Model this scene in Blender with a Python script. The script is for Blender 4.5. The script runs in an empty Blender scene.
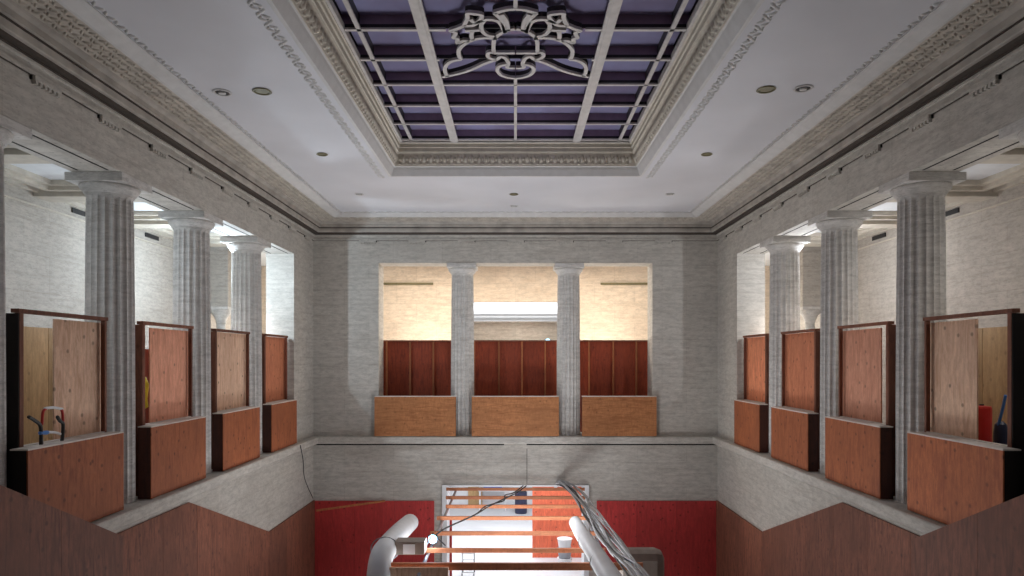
import bpy, bmesh, math, random
from mathutils import Vector, Matrix
random.seed(7)
sc = bpy.context.scene
COL = sc.collection
F = 683.0            # focal length in pixels of the 1024 px wide frame
CZ = 7.30            # eye height above the lower hall floor

# ------------------------------------------------------------------ materials
def new_mat(name):
    m = bpy.data.materials.new(name); m.use_nodes = True
    nt = m.node_tree
    for n in list(nt.nodes): nt.nodes.remove(n)
    out = nt.nodes.new('ShaderNodeOutputMaterial'); b = nt.nodes.new('ShaderNodeBsdfPrincipled')
    nt.links.new(b.outputs[0], out.inputs[0])
    return m, nt, b

def N(nt, t, **kw):
    n = nt.nodes.new(t)
    for k, v in kw.items():
        if k in n.inputs: n.inputs[k].default_value = v
        else: setattr(n, k, v)
    return n

def coords(nt, scale=(1, 1, 1), world=True):
    if world:
        tc = N(nt, 'ShaderNodeNewGeometry'); o = tc.outputs['Position']
    else:
        tc = N(nt, 'ShaderNodeTexCoord'); o = tc.outputs['Object']
    mp = N(nt, 'ShaderNodeMapping'); mp.inputs['Scale'].default_value = scale
    nt.links.new(o, mp.inputs['Vector'])
    return mp.outputs[0]

def ramp(nt, fac, stops):
    r = N(nt, 'ShaderNodeValToRGB')
    cr = r.color_ramp
    while len(cr.elements) < len(stops): cr.elements.new(0.5)
    for e, (p, c) in zip(cr.elements, stops):
        e.position = p; e.color = (c[0], c[1], c[2], 1) if len(c) == 3 else c
    nt.links.new(fac, r.inputs[0])
    return r.outputs[0]

def mix(nt, a, b, fac, mode='MIX'):
    m = N(nt, 'ShaderNodeMix', data_type='RGBA', blend_type=mode)
    for sock, v in ((m.inputs[6], a), (m.inputs[7], b)):
        if hasattr(v, 'is_linked'): nt.links.new(v, sock)
        else: sock.default_value = (*v, 1)
    if hasattr(fac, 'is_linked'): nt.links.new(fac, m.inputs[0])
    else: m.inputs[0].default_value = fac
    return m.outputs[2]

def bump(nt, b, h, strength, dist=0.02):
    bp = N(nt, 'ShaderNodeBump'); bp.inputs['Strength'].default_value = strength
    bp.inputs['Distance'].default_value = dist
    nt.links.new(h, bp.inputs['Height']); nt.links.new(bp.outputs[0], b.inputs['Normal'])

def travertine(name, base, vein, joints=None, rough=0.75):
    """horizontal-bedded stone; joints = axis name the courses run along"""
    m, nt, b = new_mat(name)
    v = coords(nt, (0.9, 0.9, 9.0))
    n1 = N(nt, 'ShaderNodeTexNoise', Scale=1.6, Detail=8.0, Roughness=0.68)
    nt.links.new(v, n1.inputs['Vector'])
    v2 = coords(nt, (1, 1, 1))
    n2 = N(nt, 'ShaderNodeTexNoise', Scale=0.55, Detail=4.0, Roughness=0.6)
    nt.links.new(v2, n2.inputs['Vector'])
    v3 = coords(nt, (3.0, 3.0, 22.0))
    n3 = N(nt, 'ShaderNodeTexNoise', Scale=3.0, Detail=6.0, Roughness=0.75)
    nt.links.new(v3, n3.inputs['Vector'])
    c = ramp(nt, n1.outputs[0], [(0.30, vein), (0.50, base), (0.75, tuple(min(1, x*1.13) for x in base))])
    c = mix(nt, c, tuple(x*0.80 for x in base), ramp(nt, n2.outputs[0], [(0.42, (0, 0, 0)), (0.72, (0.55,)*3)]))
    c = mix(nt, c, tuple(x*0.42 for x in vein), ramp(nt, n3.outputs[0], [(0.56, (0, 0, 0)), (0.72, (0.9,)*3)]))
    n4 = N(nt, 'ShaderNodeTexNoise', Scale=1.0, Detail=7.0, Roughness=0.8); nt.links.new(coords(nt, (5, 5, 12)), n4.inputs['Vector'])
    c = mix(nt, c, tuple(x*0.60 for x in base), ramp(nt, n4.outputs[0], [(0.45, (0, 0, 0)), (0.65, (0.7,)*3)]))
    if joints:
        sp = N(nt, 'ShaderNodeNewGeometry'); sx = N(nt, 'ShaderNodeSeparateXYZ'); nt.links.new(sp.outputs['Position'], sx.inputs[0])
        cb = N(nt, 'ShaderNodeCombineXYZ')
        nt.links.new(sx.outputs[joints], cb.inputs[0]); nt.links.new(sx.outputs['Z'], cb.inputs[1])
        br = N(nt, 'ShaderNodeTexBrick', Scale=1.0)
        br.inputs['Brick Width'].default_value = 1.42; br.inputs['Row Height'].default_value = 0.715
        br.inputs['Mortar Size'].default_value = 0.007; br.inputs['Mortar Smooth'].default_value = 0.3
        br.inputs['Color1'].default_value = (1, 1, 1, 1); br.inputs['Color2'].default_value = (0.88, 0.87, 0.86, 1)
        br.inputs['Mortar'].default_value = (0.60, 0.58, 0.55, 1)
        nt.links.new(cb.outputs[0], br.inputs['Vector'])
        c = mix(nt, c, br.outputs['Color'], 0.42, 'MULTIPLY')
    nt.links.new(c, b.inputs['Base Color']); b.inputs['Roughness'].default_value = rough
    bump(nt, b, n3.outputs[0], 0.25, 0.01)
    return m

def plywood(name, base, dark, vertical=True, knots=0.7, patch=0.5, seed=0.0, rough=0.7):
    m, nt, b = new_mat(name)
    s = (5.0, 5.0, 0.7) if vertical else (0.7, 5.0, 5.0)
    v = coords(nt, s)
    n1 = N(nt, 'ShaderNodeTexNoise', Scale=2.0, Detail=6.0, Roughness=0.6, Distortion=1.6)
    n1.noise_dimensions = '4D'; 
    oi = N(nt, 'ShaderNodeObjectInfo')
    mw = N(nt, 'ShaderNodeMath', operation='MULTIPLY'); nt.links.new(oi.outputs['Random'], mw.inputs[0]); mw.inputs[1].default_value = 37.0
    nt.links.new(mw.outputs[0], n1.inputs['W']); nt.links.new(v, n1.inputs['Vector'])
    c = ramp(nt, n1.outputs[0], [(0.33, dark), (0.52, base), (0.72, tuple(min(1, x*1.2) for x in base))])
    ge = N(nt, 'ShaderNodeNewGeometry'); sx = N(nt, 'ShaderNodeSeparateXYZ'); nt.links.new(ge.outputs['Position'], sx.inputs[0])
    ad = N(nt, 'ShaderNodeMath', operation='ADD'); nt.links.new(sx.outputs['X'], ad.inputs[0]); nt.links.new(sx.outputs['Y'], ad.inputs[1])
    ad2 = N(nt, 'ShaderNodeMath', operation='ADD'); nt.links.new(ad.outputs[0], ad2.inputs[0]); nt.links.new(mw.outputs[0], ad2.inputs[1])
    cb = N(nt, 'ShaderNodeCombineXYZ'); nt.links.new(ad2.outputs[0], cb.inputs[0]); nt.links.new(sx.outputs['Z'], cb.inputs[1])
    vo = N(nt, 'ShaderNodeTexVoronoi', Scale=3.4, Randomness=1.0); vo.voronoi_dimensions = '2D'
    nt.links.new(cb.outputs[0], vo.inputs['Vector'])
    wn = N(nt, 'ShaderNodeSeparateColor'); nt.links.new(vo.outputs['Color'], wn.inputs[0])
    gt_ = N(nt, 'ShaderNodeMath', operation='GREATER_THAN'); nt.links.new(wn.outputs[0], gt_.inputs[0]); gt_.inputs[1].default_value = 0.45
    kr = ramp(nt, vo.outputs['Distance'], [(0.0, (knots,)*3), (0.055, (knots*0.9,)*3), (0.12, (0, 0, 0))])
    kn_ = N(nt, 'ShaderNodeMath', operation='MULTIPLY'); nt.links.new(kr, kn_.inputs[0]); nt.links.new(gt_.outputs[0], kn_.inputs[1]); kn = kn_.outputs[0]
    nb = N(nt, 'ShaderNodeTexNoise', Scale=7.0, Detail=7.0, Roughness=0.85); nt.links.new(coords(nt, (2.4, 2.4, 0.9)), nb.inputs['Vector'])
    c = mix(nt, c, tuple(x*0.85 for x in dark), ramp(nt, nb.outputs[0], [(0.42, (0, 0, 0)), (0.72, (0.85,)*3)]))
    c = mix(nt, c, tuple(x*0.30 for x in dark), kn)
    np_ = N(nt, 'ShaderNodeTexNoise', Scale=0.9, Detail=3.0); nt.links.new(coords(nt, (1, 1, 1)), np_.inputs['Vector'])
    c = mix(nt, c, tuple(x*0.62 for x in base), ramp(nt, np_.outputs[0], [(0.42, (0, 0, 0)), (0.68, (patch,)*3)]))
    hs = N(nt, 'ShaderNodeHueSaturation')
    mv = N(nt, 'ShaderNodeMapRange'); nt.links.new(oi.outputs['Random'], mv.inputs[0])
    mv.inputs['To Min'].default_value = 0.72; mv.inputs['To Max'].default_value = 1.22
    hs.inputs['Saturation'].default_value = 0.98; nt.links.new(mv.outputs[0], hs.inputs['Value']); nt.links.new(c, hs.inputs['Color'])
    nt.links.new(hs.outputs[0], b.inputs['Base Color']); b.inputs['Roughness'].default_value = rough
    bump(nt, b, n1.outputs[0], 0.15, 0.006)
    return m

def plain(name, col, rough=0.6, metal=0.0, noise=0.12, scale=6.0, emit=0.0):
    m, nt, b = new_mat(name)
    n = N(nt, 'ShaderNodeTexNoise', Scale=scale, Detail=5.0); nt.links.new(coords(nt), n.inputs['Vector'])
    c = ramp(nt, n.outputs[0], [(0.3, tuple(x*(1-noise) for x in col)), (0.7, tuple(min(1, x*(1+noise)) for x in col))])
    nt.links.new(c, b.inputs['Base Color']); b.inputs['Roughness'].default_value = rough; b.inputs['Metallic'].default_value = metal
    if emit:
        b.inputs['Emission Color'].default_value = (*col, 1); b.inputs['Emission Strength'].default_value = emit
    return m

STONE = (0.585, 0.555, 0.505); VEIN = (0.43, 0.39, 0.345)
M = {}
M['stone_far'] = travertine('travertine_far_wall', STONE, VEIN, 'X')
M['stone_side'] = travertine('travertine_side_walls', STONE, VEIN, 'Y')
M['stone'] = travertine('travertine_trim', STONE, VEIN)
M['column'] = travertine('travertine_columns', (0.68, 0.66, 0.63), (0.50, 0.475, 0.44))
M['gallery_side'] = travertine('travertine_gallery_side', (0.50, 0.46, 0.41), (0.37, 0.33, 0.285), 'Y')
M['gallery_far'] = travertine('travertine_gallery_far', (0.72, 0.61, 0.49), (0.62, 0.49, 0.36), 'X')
M['cornice'] = plain('plaster_cornice', (0.42, 0.385, 0.345), 0.8, noise=0.22, scale=3)
M['plaster'] = plain('plaster_ceiling', (0.60, 0.60, 0.63), 0.85, noise=0.06, scale=0.6)
M['plaster_orn'] = plain('plaster_ornament', (0.48, 0.435, 0.375), 0.85, noise=0.20, scale=5)
M['plaster_smooth'] = plain('plaster_moulding', (0.58, 0.57, 0.56), 0.8, noise=0.06)
M['plaster_cream'] = plain('plaster_cream', (0.56, 0.515, 0.44), 0.8, noise=0.10)
M['gallery_ceiling'] = plain('plaster_gallery', (0.72, 0.74, 0.76), 0.8, noise=0.04)
M['skylight_bar'] = plain('painted_skylight_bars', (0.55, 0.52, 0.50), 0.6, noise=0.10)
M['dark'] = plain('black_gap_and_shade', (0.012, 0.011, 0.010), 0.9)  # black of joints and slots, also the painted shade under the ledge
M['gap_brown'] = plain('painted_recess_shade', (0.07, 0.055, 0.045), 0.9)  # brown strips that stand in for shade in the moulding recesses
M['beam_dark'] = plain('dark_attic_steel', (0.022, 0.018, 0.020), 0.7)
M['ply_box'] = plywood('plywood_box_brown', (0.46, 0.130, 0.038), (0.27, 0.062, 0.018))
M['ply_box_far'] = plywood('plywood_box_tan', (0.46, 0.185, 0.062), (0.28, 0.095, 0.028), vertical=False, knots=0.5)
M['ply_pale'] = plywood('plywood_pale_pink', (0.84, 0.57, 0.40), (0.64, 0.36, 0.22), knots=0.75, patch=0.2)
M['ply_orange_raw'] = plywood('plywood_orange', (0.80, 0.28, 0.13), (0.58, 0.17, 0.075), knots=0.6, patch=0.2)
M['ply_pink'] = plywood('plywood_pink', (0.90, 0.42, 0.27), (0.70, 0.29, 0.17), knots=0.6, patch=0.2)
M['ply_tan'] = plywood('plywood_yellow_tan', (0.55, 0.36, 0.17), (0.42, 0.26, 0.11), knots=0.4, patch=0.2)
M['ply_wall'] = plywood('plywood_lining', (0.29, 0.098, 0.052), (0.12, 0.036, 0.020), knots=0.6, patch=0.6)
M['ply_red'] = plywood('plywood_painted_red', (0.55, 0.036, 0.034), (0.40, 0.024, 0.024), knots=0.8, patch=0.5, rough=0.55)
M['ply_orange'] = plywood('plywood_bright_orange', (0.75, 0.15, 0.065), (0.60, 0.10, 0.045), knots=0.7, patch=0.2)
M['ply_dark'] = plywood('plywood_dark_red_brown', (0.38, 0.060, 0.016), (0.22, 0.030, 0.010), knots=0.4, patch=0.5)
M['timber'] = plywood('timber_red_brown', (0.24, 0.085, 0.045), (0.14, 0.045, 0.025), knots=0.3)
M['stud'] = plywood('timber_stud', (0.46, 0.155, 0.050), (0.32, 0.10, 0.032), knots=0.2, patch=0.2)
M['joist'] = plywood('timber_joist', (0.62, 0.22, 0.09), (0.44, 0.14, 0.055), vertical=False, knots=0.3, patch=0.4)
M['ply_top'] = plain('plywood_top_painted_light', (0.72, 0.66, 0.60), 0.8)  # pale tops: the gallery light on them is put into the colour
M['white'] = plain('white_paint', (0.82, 0.83, 0.85), 0.7, noise=0.03)
M['duct'] = plain('white_duct_wrap', (0.66, 0.68, 0.70), 0.55, noise=0.06, scale=3)
M['grey_metal'] = plain('grey_steel', (0.30, 0.31, 0.34), 0.45, metal=0.6)
M['grey'] = plain('brownish_grey', (0.30, 0.255, 0.22), 0.85)
M['black'] = plain('black_rubber', (0.02, 0.02, 0.022), 0.5)
M['red'] = plain('red_enamel', (0.55, 0.025, 0.02), 0.35)
M['blue'] = plain('blue_plastic', (0.06, 0.22, 0.62), 0.4)
M['yellow'] = plain('yellow_plastic', (0.75, 0.75, 0.06), 0.5)
M['navy'] = plain('navy_drum', (0.025, 0.03, 0.07), 0.4)
M['brass'] = plain('tarnished_brass', (0.16, 0.14, 0.07), 0.5, metal=0.3)
M['concrete'] = plain('concrete_floor', (0.66, 0.67, 0.69), 0.7, noise=0.05, scale=1)
M['cable_grey'] = plain('grey_cable', (0.36, 0.36, 0.37), 0.5)
M['led'] = plain('lamp_lens', (0.42, 0.80, 1.0), 0.3, noise=0.0, emit=2.2)
M['led_warm'] = plain('lamp_lens_warm', (1.0, 0.80, 0.55), 0.3, noise=0.0, emit=12)
m, nt, b = new_mat('purple_skylight_glass')
n = N(nt, 'ShaderNodeTexNoise', Scale=1.0, Detail=3.0); nt.links.new(coords(nt), n.inputs['Vector'])
nt.links.new(ramp(nt, n.outputs[0], [(0.35, (0.44, 0.39, 0.60)), (0.65, (0.55, 0.54, 0.85))]), b.inputs['Base Color'])
b.inputs['Roughness'].default_value = 0.07; b.inputs['Metallic'].default_value = 0.45; b.inputs['Specular Tint'].default_value = (0.75, 0.82, 1.0, 1); M['glass'] = m
M['purple_fin'] = plain('purple_brown_fin', (0.26, 0.175, 0.25), 0.6)
M['ply_end_shade'] = plywood('plywood_end_painted_shade', (0.09, 0.022, 0.010), (0.05, 0.012, 0.006))  # box ends: their shade is painted in as a darker plywood
M['near_black'] = plain('near_black', (0.014, 0.010, 0.009), 0.9)  # near-black boards on the ends of the nearest boxes and frames

# ------------------------------------------------------------------ mesh helpers
class MB:
    def __init__(self): self.v = []; self.f = []; self.smooth = False
    def add(self, vs, fs):
        o = len(self.v); self.v += [tuple(p) for p in vs]; self.f += [tuple(i+o for i in f) for f in fs]; return self
    def box(self, x0, x1, y0, y1, z0, z1, mat=None):
        x0, x1 = sorted((x0, x1)); y0, y1 = sorted((y0, y1)); z0, z1 = sorted((z0, z1))
        vs = [(x, y, z) for x in (x0, x1) for y in (y0, y1) for z in (z0, z1)]
        if mat: vs = [tuple(mat @ Vector(p)) for p in vs]
        return self.add(vs, [(0, 1, 3, 2), (4, 6, 7, 5), (0, 4, 5, 1), (2, 3, 7, 6), (0, 2, 6, 4), (1, 5, 7, 3)])
    def prism_yz(self, poly, x0, x1):
        n = len(poly); vs = [(x0, y, z) for y, z in poly] + [(x1, y, z) for y, z in poly]
        return self.add(vs, [tuple(range(n)), tuple(reversed(range(n, 2*n)))] + [(i, (i+1) % n, n+(i+1) % n, n+i)[::-1] for i in range(n)])
    def tube(self, pts, r, n=10, caps=True, round_cap=False):
        pts = [Vector(p) for p in pts]
        rs = r if isinstance(r, (list, tuple)) else [r]*len(pts)
        if round_cap:
            for end in (0, -1):
                d = (pts[0]-pts[1]) if end == 0 else (pts[-1]-pts[-2])
                d.normalize(); R = rs[end]
                ex = [(pts[end]+d*R*math.sin(t), R*math.cos(t)) for t in (0.45, 0.9, 1.25, 1.5)]
                if end == 0:
                    pts = [p for p, _ in ex[::-1]] + pts; rs = [q for _, q in ex[::-1]] + list(rs)
                else:
                    pts = pts + [p for p, _ in ex]; rs = list(rs) + [q for _, q in ex]
        up = None; rings = []
        for i, p in enumerate(pts):
            t = (pts[min(i+1, len(pts)-1)] - pts[max(i-1, 0)]).normalized()
            if up is None:
                up = Vector((0, 0, 1)) if abs(t.z) < 0.9 else Vector((1, 0, 0))
            s = t.cross(up).normalized(); up = s.cross(t).normalized()
            rings.append([p + s*rs[i]*math.cos(2*math.pi*k/n) + up*rs[i]*math.sin(2*math.pi*k/n) for k in range(n)])
        vs = [q for rg in rings for q in rg]; fs = []
        for i in range(len(rings)-1):
            for k in range(n):
                a = i*n+k; b_ = i*n+(k+1) % n; fs.append((a, b_, b_+n, a+n))
        if caps:
            fs.append(tuple(reversed(range(n)))); fs.append(tuple(range(len(vs)-n, len(vs))))
        return self.add(vs, fs)
    def lathe(self, prof, cx, cy, n=32):
        vs = [(cx+r*math.cos(2*math.pi*k/n), cy+r*math.sin(2*math.pi*k/n), z) for r, z in prof for k in range(n)]
        fs = []
        for i in range(len(prof)-1):
            for k in range(n):
                a = i*n+k; b_ = i*n+(k+1) % n; fs.append((a, b_, b_+n, a+n))
        fs.append(tuple(reversed(range(n)))); fs.append(tuple(range(len(vs)-n, len(vs))))
        return self.add(vs, fs)
    def build(self, name, mat, parent=None, smooth=False, bevel=0.0, loc=None):
        me = bpy.data.meshes.new(name); me.from_pydata(self.v, [], self.f); me.update()
        bm = bmesh.new(); bm.from_mesh(me); bmesh.ops.recalc_face_normals(bm, faces=bm.faces); bm.to_mesh(me); bm.free()
        me.materials.append(M[mat] if isinstance(mat, str) else mat)
        o = bpy.data.objects.new(name, me); COL.objects.link(o)
        if smooth:
            for p in me.polygons: p.use_smooth = True
        if loc is not None:
            L = Vector(loc)
            for v in me.vertices: v.co -= L
            o.location = L
        if parent is not None:
            o.parent = parent
            pl = parent.matrix_basis.translation
            if loc is None:
                for v in me.vertices: v.co -= pl
            else: o.location -= pl
        if bevel:
            b = o.modifiers.new('bevel', 'BEVEL'); b.width = bevel; b.segments = 2; b.limit_method = 'ANGLE'
        return o

def tag(o, label=None, cat=None, group=None, kind=None):
    if label: o['label'] = label
    if cat: o['category'] = cat
    if group: o['group'] = group
    if kind: o['kind'] = kind
    return o
def thing(name, loc, label, cat, group=None):
    o = bpy.data.objects.new(name, None); COL.objects.link(o); o.location = loc; o.empty_display_size = 0.1
    return tag(o, label, cat, group)
def struct(o, label=None, cat=None):
    return tag(o, label, cat, None, 'structure')
def B(*a): return MB().box(*a)
def smooth_path(p, k=6, closed=False):
    p = [Vector(q) for q in p]; out = []; n = len(p)
    for i in range(n if closed else n-1):
        g = (lambda j: p[j % n]) if closed else (lambda j: p[max(0, min(n-1, j))])
        a, b_, c, d = g(i-1), g(i), g(i+1), g(i+2)
        for s in range(k):
            t = s/k
            out.append(0.5*((2*b_)+(c-a)*t+(2*a-5*b_+4*c-d)*t*t+(3*b_-a-3*c+d)*t**3))
    if not closed: out.append(p[-1])
    return out

# ------------------------------------------------------------------ key dimensions (metres)
W = 5.87; YF = 19.85; T = 0.74          # half width of hall, far wall face, wall thickness
ZL = 5.09                                # ledge top
ZS = CZ+2.79                             # soffit of the entablature over the columns
ZC = CZ+4.05                             # hall ceiling
ZG = CZ+4.72                             # skylight grid
ZGC = CZ+3.34                            # gallery ceiling
GX = 9.2; GY = 24.5                      # gallery outer walls
COLX = 6.29; COLY = [7.86, 10.60, 13.27, 15.96]
YN = -3.0                                # near end of the hall
JAMB = 18.10
SIDE = {-1: 'left', 1: 'right'}

# ------------------------------------------------------------------ room shell
struct(B(-11, 11, YN-0.3, 36, -0.2, 0).build('floor', 'concrete'))
for s in (-1, 1):
    o = MB()
    o.box(s*W, s*(W+T), YN, YF, ZS, ZC)                      # entablature over the columns
    o.box(s*W, s*(W+T), JAMB, YF+T, 4.95, ZS)                # end pier
    o.box(s*W, s*(W+T), YN, 5.2, 4.95, ZS)                   # near pier
    o.box(s*W, s*(W+T), YN, YF, 0, 4.78)                     # lower wall
    o.box(s*(W+0.12), s*(W+T), YN, YF, 4.78, 4.95)
    struct(o.build('wall_'+SIDE[s], 'stone_side'))
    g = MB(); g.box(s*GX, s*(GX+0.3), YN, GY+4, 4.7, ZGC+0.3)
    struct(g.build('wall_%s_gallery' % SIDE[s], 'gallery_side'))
    struct(B(s*(W+T-0.02), s*GX, YN, YF+T-0.02, 4.9, 5.0).build('floor_%s_gallery' % SIDE[s], 'concrete'))
    struct(B(s*(W+T), s*GX, YN, YF+T, ZGC, ZGC+0.15).build('ceiling_%s_gallery' % SIDE[s], 'gallery_ceiling'))
    # moulded trays under the gallery ceiling, a beam at every column
    cm = MB()
    for i, y in enumerate([5.25]+COLY+[18.6]):
        cm.box(s*(W+T), s*GX, y-0.24, y+0.24, ZGC-0.24, ZGC)
    ys = [5.25]+COLY+[18.6]
    for a, c in zip(ys[:-1], ys[1:]):
        for (k, dz) in ((0.0, 0.16), (0.12, 0.09)):
            x0 = W+T+0.15+k; x1 = GX-0.30-k; y0 = a+0.30+k; y1 = c-0.30-k; w = 0.12
            cm.box(s*x0, s*(x0+w), y0, y1, ZGC-dz, ZGC); cm.box(s*(x1-w), s*x1, y0, y1, ZGC-dz, ZGC)
            cm.box(s*(x0+w), s*(x1-w), y0, y0+w, ZGC-dz, ZGC); cm.box(s*(x0+w), s*(x1-w), y1-w, y1, ZGC-dz, ZGC)
    cm.box(s*(GX-0.10), s*GX, YN, GY, ZGC-0.16, ZGC-0.001); cm.box(s*(GX-0.04), s*GX, YN, GY, ZGC-0.42, ZGC-0.39)
    struct(cm.build('trim_%s_gallery_coffers' % SIDE[s], 'plaster_cream'))
    # soffit grooves under the entablature
    for k, (xa) in enumerate((W+0.14, W+T-0.17)):
        pass
# far wall with its wide three-bay opening and the doorway below
OX = 3.98; DX = 2.13; ZD = CZ-3.66
fw = MB()
fw.box(-W, W, YF, YF+T, ZS, ZC)
for s in (-1, 1):
    fw.box(s*OX, s*W, YF, YF+T, 4.95, ZS)
    fw.box(s*DX, s*(W), YF, YF+T, 0, 4.78)
fw.box(-DX, DX, YF, YF+T, ZD, 4.78)
fw.box(-W, W, YF+0.12, YF+T, 4.78, 4.95)
struct(fw.build('wall_far', 'stone_far'))
gb = MB()
NX = 1.62; NZ = CZ+2.05
gb.box(-GX, -NX, GY, GY+0.3, 4.7, ZGC+0.3); gb.box(NX, GX, GY, GY+0.3, 4.7, ZGC+0.3); gb.box(-NX, NX, GY, GY+0.3, NZ, ZGC+0.3)
struct(gb.build('wall_far_gallery', 'gallery_far'))
struct(B(-GX, GX, YF+T-0.02, 29, 4.9, 5.0).build('floor_far_gallery', 'concrete'))
struct(B(-GX, GX, GY-0.2-(GY-YF-T-0.2), 29, ZGC, ZGC+0.15).build('ceiling_far_gallery', 'gallery_ceiling'))
pr = MB(); pr.box(-2.6, 2.6, 26.0, 26.2, 5.0, CZ+1.36); pr.box(-2.6, 2.6, 25.95, 26.25, CZ+1.36, CZ+1.43)
struct(pr.build('wall_far_parapet', 'stone_far'))
pb = MB(); pb.box(-4, 4, 28.4, 28.6, 4.7, ZGC+0.3); pb.box(-4, 4, 28.28, 28.4, CZ+1.72, CZ+1.86); pb.box(-4, 4, 28.2, 28.4, CZ+1.86, CZ+2.0)
for s in (-1, 1): pb.box(s*3.6, s*3.8, GY+0.3, 28.4, 4.7, ZGC+0.3)
struct(pb.build('wall_far_back_room', 'white'))
# room beyond the lower doorway
lr = MB(); lr.box(-9, 9, 34.0, 34.3, 0, 4.9)
for s in (-1, 1): lr.box(s*7, s*7.2, YF+T, 34, 0, 4.9)
struct(lr.build('wall_lower_room', 'white'))
struct(B(-9, 9, YF+T, 34.3, 4.75, 4.9).build('ceiling_lower_room', 'white'))
# door casing
dc = MB()
for s in (-1, 1): dc.box(s*(DX-0.14), s*DX, YF-0.05, YF+T, 0.0, ZD)
dc.box(-DX, DX, YF-0.03, YF+T, ZD-0.05, ZD)
struct(dc.build('door_1_casing', 'white'))
# closing wall behind the camera
nw = MB(); nw.box(-GX-0.3, GX+0.3, YN-0.3, YN, 0, ZC+0.2)
struct(nw.build('wall_near', 'stone_far'))

# ledge all round (mitred slab with a reveal under it)
def sweep(prof, name, mat, smooth=False):
    """prof: (projection from wall face, z); runs near-left, far-left, far-right, near-right"""
    vs = []; n = len(prof)
    for corner in range(4):
        for p, z in prof:
            x = W-p; y = YF-p
            vs.append([(-x, YN, z), (-x, y, z), (x, y, z), (x, YN, z)][corner])
    fs = [(c*n+i, c*n+(i+1) % n, (c+1)*n+(i+1) % n, (c+1)*n+i) for c in range(3) for i in range(n)]
    fs += [tuple(range(n)), tuple(reversed(range(3*n, 4*n)))]
    return MB().add(vs, fs).build(name, mat, smooth=smooth)
struct(sweep([(-T, ZL-0.14), (-T, ZL), (0.19, ZL-0.03), (0.205, ZL-0.05), (0.205, ZL-0.20), (0.17, ZL-0.235), (-0.1, ZL-0.235)], 'trim_ledge', 'stone'))
struct(sweep([(0, 4.70), (0.02, 4.70), (0.02, 4.80), (0, 4.80)], 'trim_ledge_band', 'stone'))

struct(sweep([(0, 4.80), (0.03, 4.80), (0.03, 4.854), (0, 4.854)], 'trim_ledge_gap_shade', 'dark'))  # black strip painting the shade of the gap below the ledge lip

# cornice
zc = lambda d: CZ+d
struct(sweep([(0, zc(3.44)), (0.05, zc(3.44)), (0.05, zc(3.49)), (0.03, zc(3.50)), (0.03, zc(3.56)), (0.06, zc(3.57)), (0.06, zc(3.60)), (0, zc(3.60))], 'trim_taenia', 'stone'))
struct(sweep([(0, zc(3.60)), (0.10, zc(3.60)), (0.10, zc(3.655)), (0, zc(3.655))], 'trim_gap_shade', 'gap_brown'))
struct(sweep([(0, zc(3.655)), (0.235, zc(3.645)), (0.25, zc(3.66)), (0.25, zc(3.75)), (0.235, zc(3.76)), (0.235, zc(3.775)), (0.29, zc(3.79)), (0.29, zc(3.87)), (0.34, zc(3.90)),
              (0.36, zc(3.94)), (0.36, zc(4.05)), (0, zc(4.05))], 'trim_cornice', 'cornice'))
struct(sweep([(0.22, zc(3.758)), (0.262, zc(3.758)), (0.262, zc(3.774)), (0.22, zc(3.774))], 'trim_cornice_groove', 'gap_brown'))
struct(sweep([(0.0, zc(3.62)), (0.17, zc(3.61)), (0.19, zc(3.655)), (0, zc(3.655))], 'trim_cornice_shadow', 'gap_brown'))  # brown wedge paints the shade beneath the cornice
struct(sweep([(0.36, zc(3.925)), (0.80, zc(3.965)), (0.80, zc(4.05)), (0.36, zc(4.05))], 'trim_ornament_bed', 'plaster_orn'))
struct(sweep([(0.80, zc(3.95)), (0.84, zc(3.95)), (0.98, zc(4.0)), (1.02, zc(4.03)), (1.02, zc(4.06)), (0.80, zc(4.06))], 'trim_cavetto', 'plaster_smooth'))

# carved running ornament: leaves and scrolls on a band
def leaf_verts(mb, c, ang, L, w, h, ax):
    """flattened ellipsoid under point c; ax = run direction, seen from below"""
    ax = Vector(ax); across = Vector((ax.y, -ax.x, 0))
    vs = []; fs = []
    d = ax*math.cos(ang)+across*math.sin(ang); e = ax*-math.sin(ang)+across*math.cos(ang)
    seg = 6
    for j, (r, z) in enumerate(((1, 0), (0.75, -0.7), (0.0, -1))):
        if r == 0: vs.append(Vector(c)+Vector((0, 0, -h)))
        else:
            for k in range(seg):
                t = 2*math.pi*k/seg
                vs.append(Vector(c)+d*L*r*math.cos(t)+e*w*r*math.sin(t)+Vector((0, 0, h*z)))
    for k in range(seg):
        k2 = (k+1) % seg
        fs.append((k, k2, seg+k2, seg+k)); fs.append((seg+k, seg+k2, 2*seg))
    mb.add(vs, fs)
def band(name, mat, p0, z0, slope, width, step, runs, h=0.03, rows=3):
    mb = MB()
    for (a, b_, inward) in runs:
        a = Vector(a); b_ = Vector(b_); L = (b_-a).length; ax = (b_-a)/L; n = int(L/step)
        inw = Vector(inward)
        for i in range(n):
            for r in range(rows):
                off = width*((r+0.5)/rows-0.5)
                c = a+ax*(i+0.5+(0.5 if r % 2 else 0))*step+inw*off
                c = Vector((c.x, c.y, z0+slope*off))
                leaf_verts(mb, c, (0.7 if (i+r) % 2 else -0.7), step*0.52, step*0.20, h, ax)
                if rows > 1 and i % 2 == 0: leaf_verts(mb, c+ax*step*0.5, 0, step*0.16, step*0.16, h*1.2, ax)
    return struct(mb.build(name, mat, smooth=True))
pm = 0.58
band('trim_leaf_band', 'plaster_orn', pm, zc(3.945), 0.09, 0.40, 0.10,
     [((-(W-pm), 2.0, 0), (-(W-pm), YF-pm, 0), (1, 0, 0)), ((W-pm, 2.0, 0), (W-pm, YF-pm, 0), (-1, 0, 0)), ((-(W-pm), YF-pm, 0), (W-pm, YF-pm, 0), (0, -1, 0))], h=0.026, rows=4)
pe = 1.07
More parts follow.
